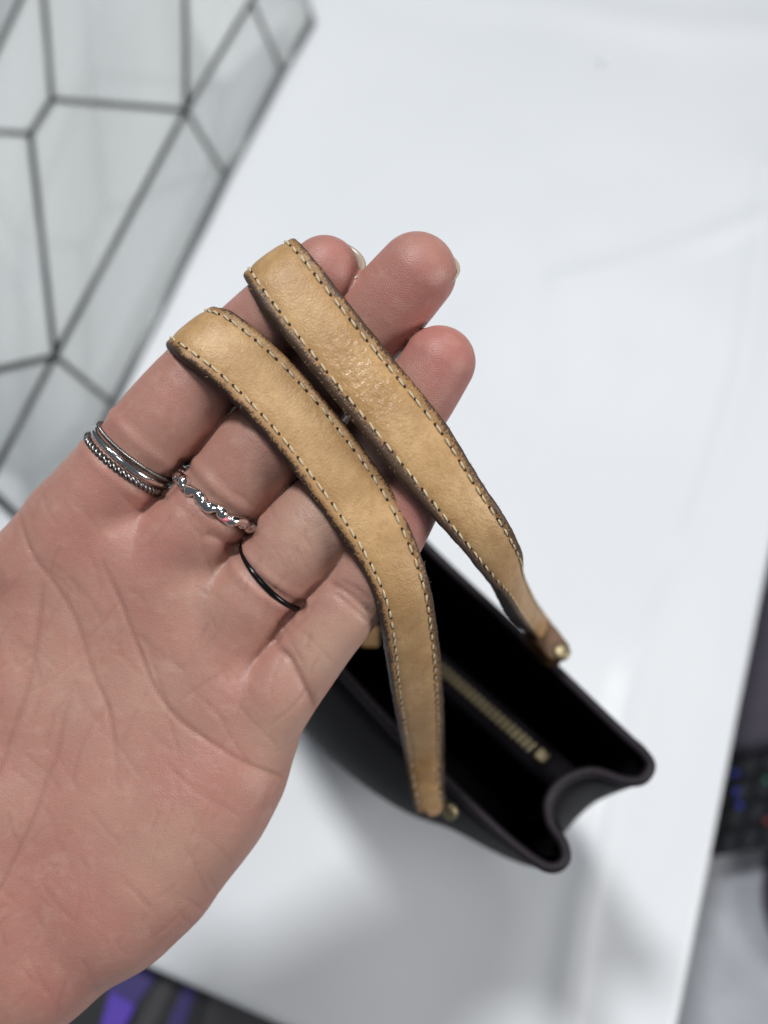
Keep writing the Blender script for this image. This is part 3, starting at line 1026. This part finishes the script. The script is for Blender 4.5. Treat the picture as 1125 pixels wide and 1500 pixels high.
def make_handle(st, vis0, vis1, wears):
    L0 = np.array([cs(*s[:3]) for s in st]); R0_ = np.array([cs(*s[3:]) for s in st])
    LR = np.concatenate([L0, R0_], 1)
    n = 40 * len(st)
    LR = catmull(LR, n)
    mid = (LR[:, :3] + LR[:, 3:]) / 2
    s = np.r_[0, np.cumsum(np.linalg.norm(np.diff(mid, axis=0), axis=1))]
    step = .0011
    q = np.linspace(0, s[-1], int(s[-1] / step))
    LR = np.stack([np.interp(q, s, LR[:, k]) for k in range(6)], 1)
    ker = np.ones(5) / 5
    for k in range(6):
        pad = np.pad(LR[:, k], 2, mode='edge'); LR[:, k] = np.convolve(pad, ker, 'valid')
    Lp, Rp = LR[:, :3], LR[:, 3:]
    mid = (Lp + Rp) / 2
    T = np.gradient(mid, axis=0); T /= np.linalg.norm(T, axis=1, keepdims=True)
    X = Rp - Lp; wid = np.linalg.norm(X, axis=1)
    X = X - (X * T).sum(1, keepdims=True) * T; X /= np.linalg.norm(X, axis=1, keepdims=True)
    Nn = np.cross(X, T)
    # orient: on the visible run the face looks at +z of the camera frame
    j = len(Nn) // 2
    if Nn[j, 2] < 0: Nn = -Nn
    # real width held nearly constant
    W0 = np.clip(wid, .0045, .0146)
    prof_top = [(0.0, -.0007), (.012, -.00030), (.035, -.00006), (.06, .00002), (.10, .0001), (.125, -.00008), (.15, -.00014), (.175, .0000), (.22, .00022), (.3, .00038), (.4, .00044), (.5, .00046)]
    prof = prof_top + [(1 - a, b_) for a, b_ in prof_top[-2::-1]]
    nt_ = len(prof)
    under = [(1.006, -.0020), (1.0, -.0031), (.98, -.0035), (.5, -.0036), (.02, -.0035), (0.0, -.0031), (-.006, -.0020)]
    full = prof + under
    M = len(full)
    V = np.zeros((len(mid), M, 3)); UV = np.zeros((len(mid), M, 2))
    for i in range(len(mid)):
        ragL = mnoise.noise(Vector((i * .30, 3.1, 0))) * .00018 + mnoise.noise(Vector((i * .9, 7.1, 0))) * .00012
        ragR = mnoise.noise(Vector((i * .28, 9.1, 0))) * .00018 + mnoise.noise(Vector((i * .8, 1.1, 0))) * .00012
        und = mnoise.noise(Vector((i * .06, 5.5, 0))) * .0004
        for k, (a, b_) in enumerate(full):
            off = (a - .5) * W0[i]
            if a < .06: off -= ragL
            if a > .94: off += ragR
            V[i, k] = mid[i] + X[i] * off + Nn[i] * (b_ + und)
            UV[i, k] = (a, q[i])
    Wv = to_world(V.reshape(-1, 3))
    F = []; mi = []
    for i in range(len(mid) - 1):
        for k in range(M):
            k2 = (k + 1) % M
            F.append((i * M + k, i * M + k2, (i + 1) * M + k2, (i + 1) * M + k))
            if 1 <= k < nt_ - 2: mi.append(0)
            elif nt_ + 1 <= k < M - 2: mi.append(2)
            else: mi.append(1)
    F.append(tuple(range(M))[::-1]); mi.append(1)
    F.append(tuple((len(mid) - 1) * M + k for k in range(M))); mi.append(1)
    o = link_mesh('handle', Wv, F, [M_tan, M_edge, M_under], bag)
    o.data.polygons.foreach_set('material_index', mi)
    bm = bmesh.new(); bm.from_mesh(o.data); bmesh.ops.recalc_face_normals(bm, faces=bm.faces); bm.to_mesh(o.data); bm.free()
    set_uv(o, UV.reshape(-1, 2))
    fs = UV[:, :, 1] / q[-1]; fa = UV[:, :, 0]
    wr_ = np.zeros_like(fa)
    for (sd, c0, c1, amt) in wears:
        prox = np.clip(1 - (fa if sd < 0 else 1 - fa) / .22, 0, 1)
        wr_ += amt * prox * np.clip((fs - c0) / .05, 0, 1) * np.clip((c1 - fs) / .05, 0, 1)
    gpt = cs(548, 545, .180)
    gd = np.linalg.norm(V - gpt, axis=2)
    gl_ = np.exp(-(gd / .0125) ** 2)
    wa = o.data.attributes.new('gloss', 'FLOAT', 'POINT'); wa.data.foreach_set('value', gl_.astype(np.float32).ravel())
    wa = o.data.attributes.new('wear', 'FLOAT', 'POINT'); wa.data.foreach_set('value', wr_.astype(np.float32).ravel())
    inv = (bag.matrix_basis @ o.matrix_parent_inverse).inverted()
    # stitches
    vis = (q > q[-1] * vis0) & (q < q[-1] * vis1)
    idx = np.nonzero(vis)[0]
    s0, s1 = q[idx[0]], q[idx[-1]]
    sp = .00305
    holes_v, holes_f = [], []
    for a in (.142, .858):
        ss = np.arange(s0, s1, sp)
        for cc in ss:
            cc = cc + random.uniform(-.00012, .00012)
            i = min(len(q) - 1, int(np.searchsorted(q, cc)))
            und = mnoise.noise(Vector((i * .06, 5.5, 0))) * .0004
            p = mid[i] + X[i] * (a - .5) * W0[i] + Nn[i] * (und + .00002)
            sl = .16 + random.uniform(-.05, .05)
            t = T[i] + X[i] * sl * (-1 if a < .5 else -1); t /= np.linalg.norm(t)
            x = np.cross(t, Nn[i])
            Mx = np.eye(4); Mx[:3, 0] = t; Mx[:3, 1] = x; Mx[:3, 2] = Nn[i]; Mx[:3, 3] = p
            Wm = CMN @ Mx
            so = bpy.data.objects.new('stitch', stitch_mesh(random.randrange(3)))
            C.objects.link(so); so.parent = o
            so.matrix_parent_inverse = inv
            so.matrix_basis = Matrix(Wm.tolist())
            # needle hole between this stitch and the next
            i2 = min(len(q) - 1, int(np.searchsorted(q, cc + sp / 2)))
            c = mid[i2] + X[i2] * (a - .5) * W0[i2] + Nn[i2] * (und + .00003)
            b0 = len(holes_v)
            for k in range(6):
                an = k * math.pi / 3
                holes_v.append(to_world(c + T[i2] * math.cos(an) * .00042 + X[i2] * math.sin(an) * .00034))
            holes_v.append(to_world(c + Nn[i2] * .00008))
            for k in range(6): holes_f.append((b0 + k, b0 + (k + 1) % 6, b0 + 6))
    ho = link_mesh('needle_holes', holes_v, holes_f, M_hole, o)
    ho.matrix_parent_inverse = inv
    ho['kind'] = 'stuff'
    # loose leather fibres along the worn edges
    fv, ff = [], []
    for _ in range(520):
        i = random.randrange(idx[0], idx[-1]); side = random.choice((-1, 1))
        dens = mnoise.noise(Vector((i * .05, side * 4.0, 2)))
        if dens < random.uniform(-.3, .5): continue
        p = mid[i] + X[i] * side * W0[i] * .493 + Nn[i] * random.uniform(-.0008, -.0001)
        d = X[i] * side * random.uniform(.3, 1) + T[i] * random.uniform(-1, 1) + Nn[i] * random.uniform(-.2, 1)
        d /= np.linalg.norm(d); L_ = random.uniform(.0003, .0009)
        w_ = np.cross(d, Nn[i]) * .000035
        b0 = len(fv)
        bend = Nn[i] * random.uniform(-.2, .2) * L_
        for q_ in (p - w_, p + w_, p + d * L_ * .6 + bend + w_ * .7, p + d * L_ * .6 + bend - w_ * .7, p + d * L_):
            fv.append(to_world(q_))
        ff += [(b0, b0 + 1, b0 + 2, b0 + 3), (b0 + 3, b0 + 2, b0 + 4)]
    fo = link_mesh('edge_fibres', fv, ff, M_fibre, o); fo.matrix_parent_inverse = inv; fo['kind'] = 'stuff'
    return o
M_fibre = simple('leather_fibre', (0.30, 0.19, 0.10), 0.8)
_st = {}
def stitch_mesh(k):
    if k in _st: return _st[k]
    rr = random.Random(k)
    P = []; RR = []
    for j in range(6):
        f = j / 5 * 2 - 1
        P.append(Vector((f * .00100, rr.uniform(-.00004, .00004), .00022 * (1 - f * f * 1.6))))
        RR.append(.00026 * (1 - .5 * f ** 4) * rr.uniform(.92, 1.08))
    V, F = tube_data(P, RR, 6)
    me = bpy.data.meshes.new('stitch'); me.from_pydata([tuple(v) for v in V], [], F)
    me.polygons.foreach_set('use_smooth', [True] * len(me.polygons)); me.materials.append(M_thread); me.update()
    _st[k] = me
    return me
h1 = make_handle(H1, .345, .985, ((-1, .36, .5, .6), (1, .62, 1.1, 1.4), (-1, .70, 1.1, 1.2), (1, .36, .6, .4)))
h1['label'] = 'near handle, tan leather with cream stitching'
h2 = make_handle(H2, .36, .93, ((-1, .40, 1.1, 2.2), (1, .40, .6, .7), (1, .62, .82, 2.0)))
h2['label'] = 'far handle, tan leather with scuffed dark edges'

def tab(pts, z0, z1, m):
    P0 = [on_plane(x, y, z1) for x, y in pts]
    n = len(P0)
    V = P0 + [p + Vector((0, 0, z0 - z1)) for p in P0]
    F = [tuple(range(n)), tuple(range(2 * n - 1, n - 1, -1))] + [(i, n + i, n + (i + 1) % n, (i + 1) % n) for i in range(n)]
    o = link_mesh('handle_tab', V, F, m, bag, smooth=False)
    bm = bmesh.new(); bm.from_mesh(o.data); bmesh.ops.recalc_face_normals(bm, faces=bm.faces); bm.to_mesh(o.data); bm.free()
    return bevel(o, .0008)
M_tab = simple('brown_tab_leather', (0.13, 0.065, 0.030), 0.55, noise_amt=.5, noise_scale=250, bump=.4, bump_scale=700)
M_tab2 = simple('tan_tab_leather', (0.34, 0.20, 0.10), 0.55, noise_amt=.35, noise_scale=250, bump=.4, bump_scale=700)
tab([(774, 912), (790, 893), (815, 918), (836, 946), (824, 968), (804, 964), (782, 938), (772, 922)], .190, .2000, M_tab)
tab([(603, 1165), (640, 1154), (650, 1172), (645, 1192), (630, 1197)], .1895, .1925, M_tab2)
# metal studs where the handles meet the bag, and leather tab ends
def stud(px, py, z, r=.0028):
    c = on_plane(px, py, z)
    VV, FF = [], []
    n = 18
    profl = [(r, -.001), (r, .0004), (r * .8, .0009), (r * .45, .0011), (.0001, .0012)]
    nrm = Vector((-WDIR[0] * 1.0, -WDIR[1] * 1.0, .8)).normalized() if z < .188 else Vector((0, 0, 1))
    rot = nrm.to_track_quat('Z', 'Y')
    for (a, b_) in profl:
        for k in range(n):
            an = 2 * math.pi * k / n
            VV.append(c + rot @ Vector((a * math.cos(an), a * math.sin(an), b_)))
    for i in range(len(profl) - 1):
        for k in range(n):
            FF.append((i * n + k, i * n + (k + 1) % n, (i + 1) * n + (k + 1) % n, (i + 1) * n + k))
    return link_mesh('stud', VV, FF, M_brass, bag)
stud(657, 1188, .187)
stud(823, 955, .200, .0026)

# ------------------------------------------------------------------ glass and wire geometric box on the table
M_wire = simple('dark_metal_came', (0.07, 0.077, 0.077), 0.42, 0.7, noise_amt=.3, noise_scale=200)
M_wire2 = simple('solder_came', (0.24, 0.26, 0.265), 0.4, 0.6, noise_amt=.3, noise_scale=200)
def glass_material():
    m, N, L, b = mat('painted_reflection_glass')
    N.remove(b)
    out = N['Material Output']
    tr = N.new('ShaderNodeBsdfTransparent'); tr.inputs[0].default_value = (0.975, 0.985, 0.985, 1)
    gl = N.new('ShaderNodeBsdfGlossy'); gl.inputs['Roughness'].default_value = .03
    lw = N.new('ShaderNodeLayerWeight'); lw.inputs['Blend'].default_value = .5
    pw = N.new('ShaderNodeMath'); pw.operation = 'POWER'; L.new(lw.outputs['Facing'], pw.inputs[0]); pw.inputs[1].default_value = 4
    fr = N.new('ShaderNodeMath'); fr.operation = 'MULTIPLY_ADD'; L.new(pw.outputs[0], fr.inputs[0]); fr.inputs[1].default_value = .9; fr.inputs[2].default_value = .05
    mx = N.new('ShaderNodeMixShader')
    pr = N.new('ShaderNodeBsdfDiffuse'); pr.inputs[0].default_value = (.93, .95, .955, 1)
    tl = N.new('ShaderNodeBsdfTranslucent'); tl.inputs[0].default_value = (.96, .975, .98, 1)
    dm = N.new('ShaderNodeMixShader'); dm.inputs[0].default_value = .45; L.new(pr.outputs[0], dm.inputs[1]); L.new(tl.outputs[0], dm.inputs[2])
    tcg = N.new('ShaderNodeTexCoord'); ng = N.new('ShaderNodeTexNoise'); ng.inputs['Scale'].default_value = 1; ng.inputs['Detail'].default_value = 1
    mpg = N.new('ShaderNodeMapping'); mpg.inputs['Scale'].default_value = (34, 3, 3); L.new(tcg.outputs['Object'], mpg.inputs['Vector']); L.new(mpg.outputs[0], ng.inputs['Vector'])  # stretched noise whitens the panes in streaks, painted in as reflections
    mg = N.new('ShaderNodeMapRange'); mg.inputs['To Min'].default_value = .12; mg.inputs['To Max'].default_value = .55; L.new(ng.outputs['Fac'], mg.inputs['Value'])
    fm = N.new('ShaderNodeMixShader'); L.new(mg.outputs[0], fm.inputs[0]); L.new(tr.outputs[0], fm.inputs[1]); L.new(dm.outputs[0], fm.inputs[2])
    L.new(fr.outputs[0], mx.inputs[0]); L.new(fm.outputs[0], mx.inputs[1]); L.new(gl.outputs[0], mx.inputs[2]); L.new(mx.outputs[0], out.inputs['Surface'])
    return m
M_glass = glass_material()
ZB, ZM, ZT = .004, .050, .085
G = {
 'a': on_plane(457, 30, ZB), 'a2': on_plane(425, -70, ZB), 'b': on_plane(412, 104, ZB), 'c': on_plane(330, 258, ZB), 'd': on_plane(165, 592, ZB),
 'k': on_plane(60, 790, ZB),
 'e': on_plane(368, 2, ZM), 'f': on_plane(272, 162, ZM), 'g': on_plane(80, 522, ZM), 'h': on_plane(-20, 712, ZM),
 'i': on_plane(76, 146, ZT), 'j': on_plane(44, 197, ZT), 'l': on_plane(-60, 190, ZT), 'm': on_plane(60, -60, ZT), 'n': on_plane(271, -40, ZT),
 'o': on_plane(400, -60, ZM), 'p': on_plane(-60, 555, ZT),
}
# far side, out of the frame
G['q'] = on_plane(-330, 420, ZB); G['r'] = on_plane(-250, -150, ZB); G['s'] = on_plane(100, -330, ZB)
box = empty('glass_terrarium', (G['c'] + G['r']) / 2 - Vector((0, 0, 0)), 'geometric glass terrarium with dark metal frame standing on the white sheet at upper left', 'terrarium')
box.location.z = 0
edges = ['ab', 'bc', 'cd', 'dk', 'ef', 'fg', 'gh', 'eb', 'fc', 'gd', 'fi', 'ij', 'jl', 'im', 'fn', 'jg', 'gp', 'oe', ('a', 'a2'), ('a2', 'o'), 'hk', 'mn', 'pl', 'no', 'kq', 'qr', 'rs', ('s', 'a2'), 'lr', 'ms', 'pq', 'hp', 'lm']
for e_ in edges:
    p, q_ = G[e_[0]], G[e_[1]]
    low = p.z < .02 and q_.z < .02
    tube('frame_bar', [p, (p + q_) / 2, q_], .0026 if low else .0018, M_wire2 if low else M_wire, box, 8)
def pane(keys):
    P = [G[k] for k in keys]
    c = sum(P, Vector()) / len(P)
    nrm = Vector()
    for i in range(len(P)): nrm += (P[i] - c).cross(P[(i + 1) % len(P)] - c)
    nrm.normalize(); th = nrm * .0009
    n = len(P)
    V = [p + th for p in P] + [c + th] + [p - th for p in P] + [c - th]
    F = []
    for i in range(n):
        j = (i + 1) % n
        F += [(i, j, n), (n + 1 + j, n + 1 + i, 2 * n + 1), (i, n + 1 + i, n + 1 + j, j)]
    return link_mesh('glass_pane', V, F, M_glass, box, smooth=False)
for k in (('e', 'b', 'c', 'f'), ('f', 'c', 'd', 'g'), ('g', 'd', 'k', 'h'), ('i', 'f', 'g', 'j'), ('m', 'n', 'f', 'i'), ('n', 'o', 'e', 'f'), ('l', 'j', 'g', 'p'), ('a2', 'a', 'b', 'e', 'o'), ('p', 'g', 'h'), ('l', 'm', 'i', 'j'), ('l', 'p', 'q', 'r'), ('m', 'l', 'r', 's'), ('n', 'm', 's')):
    pane(k)
# mirrored base plate
o = link_mesh('base_plate', [G[k] + Vector((0, 0, -.0005)) for k in ('a2', 'a', 'b', 'c', 'd', 'k', 'q', 'r', 's')], [tuple(range(9))], simple('pale_base', (.86, .875, .88), .3), box, smooth=False)

# ------------------------------------------------------------------ things below the table edge
M_blk = simple('black_plastic', (0.009, 0.010, 0.014), 0.55, spec=.25)
M_key = simple('dark_key', (0.010, 0.011, 0.015), 0.6, spec=.2)
def slab(name, pts, z0, z1, m, parent=None, bev=.002):
    n = len(pts)
    V = [Vector((p.x, p.y, z1)) for p in pts] + [Vector((p.x, p.y, z0)) for p in pts]
    ar = sum(pts[i].x * pts[(i + 1) % n].y - pts[(i + 1) % n].x * pts[i].y for i in range(n))
    if ar < 0:
        V = V[:n][::-1] + V[n:][::-1]
    F = [tuple(range(n)), tuple(range(2 * n - 1, n - 1, -1))] + [(i, n + i, n + (i + 1) % n, (i + 1) % n) for i in range(n)]
    o = link_mesh(name, V, F, m, parent, smooth=False)
    if bev: bevel(o, bev)
    return o
KZ = -.075
kb_pts = [on_plane(x, y, KZ) for x, y in ((1010, 1262), (1290, 1212), (1330, 1050), (1050, 1118))]
kbd = empty('keyboard', Vector((*kb_pts[0].xy, FL)), 'black keyboard with small coloured lights, below the right edge of the sheet', 'keyboard')
slab('body', kb_pts, FL, KZ, M_blk, kbd)
def emit(name, col, s):
    m, N, L, b = mat(name)
    b.inputs['Base Color'].default_value = (*col, 1); b.inputs['Emission Color'].default_value = (*col, 1); b.inputs['Emission Strength'].default_value = s
    return m
glows = {'blue': emit('blue_light', (.01, .02, .3), .07), 'green': emit('green_light', (.01, .12, .07), .03), 'red': emit('red_light', (.2, .02, .03), .03)}
a_, b_, c_, d_ = kb_pts
for r in range(4):
    for k in range(9):
        f = (k + .5) / 9; g = (r + .5) / 4
        p = (a_ * (1 - f) + b_ * f) * (1 - g) + (d_ * (1 - f) + c_ * f) * g
        ux = (b_ - a_) / 9 * .40; uy = (d_ - a_) / 4 * .38
        slab('key', [p - ux - uy, p + ux - uy, p + ux + uy, p - ux + uy], KZ + .0005, KZ + .006, M_key, kbd, .001)
for (x, y, cc) in ((1076, 1133, 'blue'), (1078, 1160, 'blue'), (1082, 1180, 'blue'), (1122, 1143, 'green'), (1123, 1203, 'red')):
    p = on_plane(x, y, KZ + .006); s_ = .0013
    slab('key_light', [p + Vector((dx * s_, dy * s_, 0)) for dx, dy in ((-1, -1), (1, -1), (1, 1), (-1, 1))], KZ + .0062, KZ + .0075, glows[cc], kbd, 0)
o = slab('bag_pouch', [on_plane(x, y, -.08) for x, y in ((1035, 1120), (1330, 1050), (1400, 700), (1120, 720))], FL, -.085, simple('dark_plum_cloth', (0.045, 0.04, 0.06), .8, noise_amt=.3, noise_scale=40), None, .006)
tag(o, 'flat dark plum pouch beyond the black keyboard at the right edge', 'pouch')
# dark purple rounded object at lower right
c = on_plane(1238, 1330, FL); V, F = [], []
n = 32
prf = [(.048, 0), (.05, .012), (.046, .024), (.03, .030), (.0005, .031)]
for a, b__ in prf:
    for k in range(n):
        an = 2 * math.pi * k / n; V.append(Vector((c.x + a * math.cos(an), c.y + a * math.sin(an) * 1.1, FL + b__)))
for i in range(len(prf) - 1):
    for k in range(n): F.append((i * n + k, i * n + (k + 1) % n, (i + 1) * n + (k + 1) % n, (i + 1) * n + k))
o = link_mesh('round_cushion', V, F, simple('dark_purple_cloth', (0.055, 0.035, 0.08), .7))
tag(o, 'round dark purple pad below the keyboard at the right edge', 'pad')

# lower edge: black box with purple panels
M_purple = simple('purple_card', (0.08, 0.035, 0.40), .5)
M_dpurple = simple('deep_purple_card', (0.03, 0.018, 0.14), .5)
PZ = -.03
carton = empty('storage_box', Vector((*on_plane(250, 1520, FL).xy, FL)), 'black box with bright purple printed panels in front of the near sheet edge', 'box')
slab('body', [on_plane(x, y, PZ) for x, y in ((60, 1340), (560, 1540), (500, 1800), (-60, 1700))], FL, PZ, simple('black_card', (.008, .009, .012), .5), carton, .003)
slab('lid_panel', [on_plane(x, y, PZ) for x, y in ((170, 1397), (186, 1403), (231, 1430), (198, 1474), (160, 1450))], PZ + .0005, PZ + .002, M_dpurple, carton, 0)
slab('lid_panel', [on_plane(x, y, PZ) for x, y in ((165, 1451), (201, 1472), (184, 1505), (172, 1535), (140, 1535), (152, 1498))], PZ + .0025, PZ + .004, M_purple, carton, 0)
slab('lid_strip', [on_plane(x, y, PZ) for x, y in ((242, 1424), (262, 1432), (215, 1530), (190, 1530))], PZ + .0005, PZ + .002, simple('charcoal_card', (.03, .03, .035), .5), carton, 0)
slab('lid_strip', [on_plane(x, y, PZ) for x, y in ((272, 1440), (290, 1447), (262, 1530), (235, 1530))], PZ + .0005, PZ + .002, M_dpurple, carton, 0)
slab('lid_strip', [on_plane(x, y, PZ) for x, y in ((310, 1455), (420, 1500), (420, 1540), (290, 1530))], PZ + .0005, PZ + .002, simple('grey_card', (.045, .045, .05), .5), carton, 0)

# a speck of lint on the sheet
c = on_plane(880, 92, .004)
V, F = tube_data([c + Vector((-.0022, 0, 0)), c + Vector((-.0006, .0006, .0004)), c + Vector((.0008, -.0003, .0002)), c + Vector((.0022, .0004, 0))], [.0002, .0007, .0006, .0002], 6)
tag(link_mesh('lint_speck', V, F, simple('grey_lint', (.30, .31, .33), .9)), 'tiny grey speck of lint on the white sheet near its far fold', 'lint')
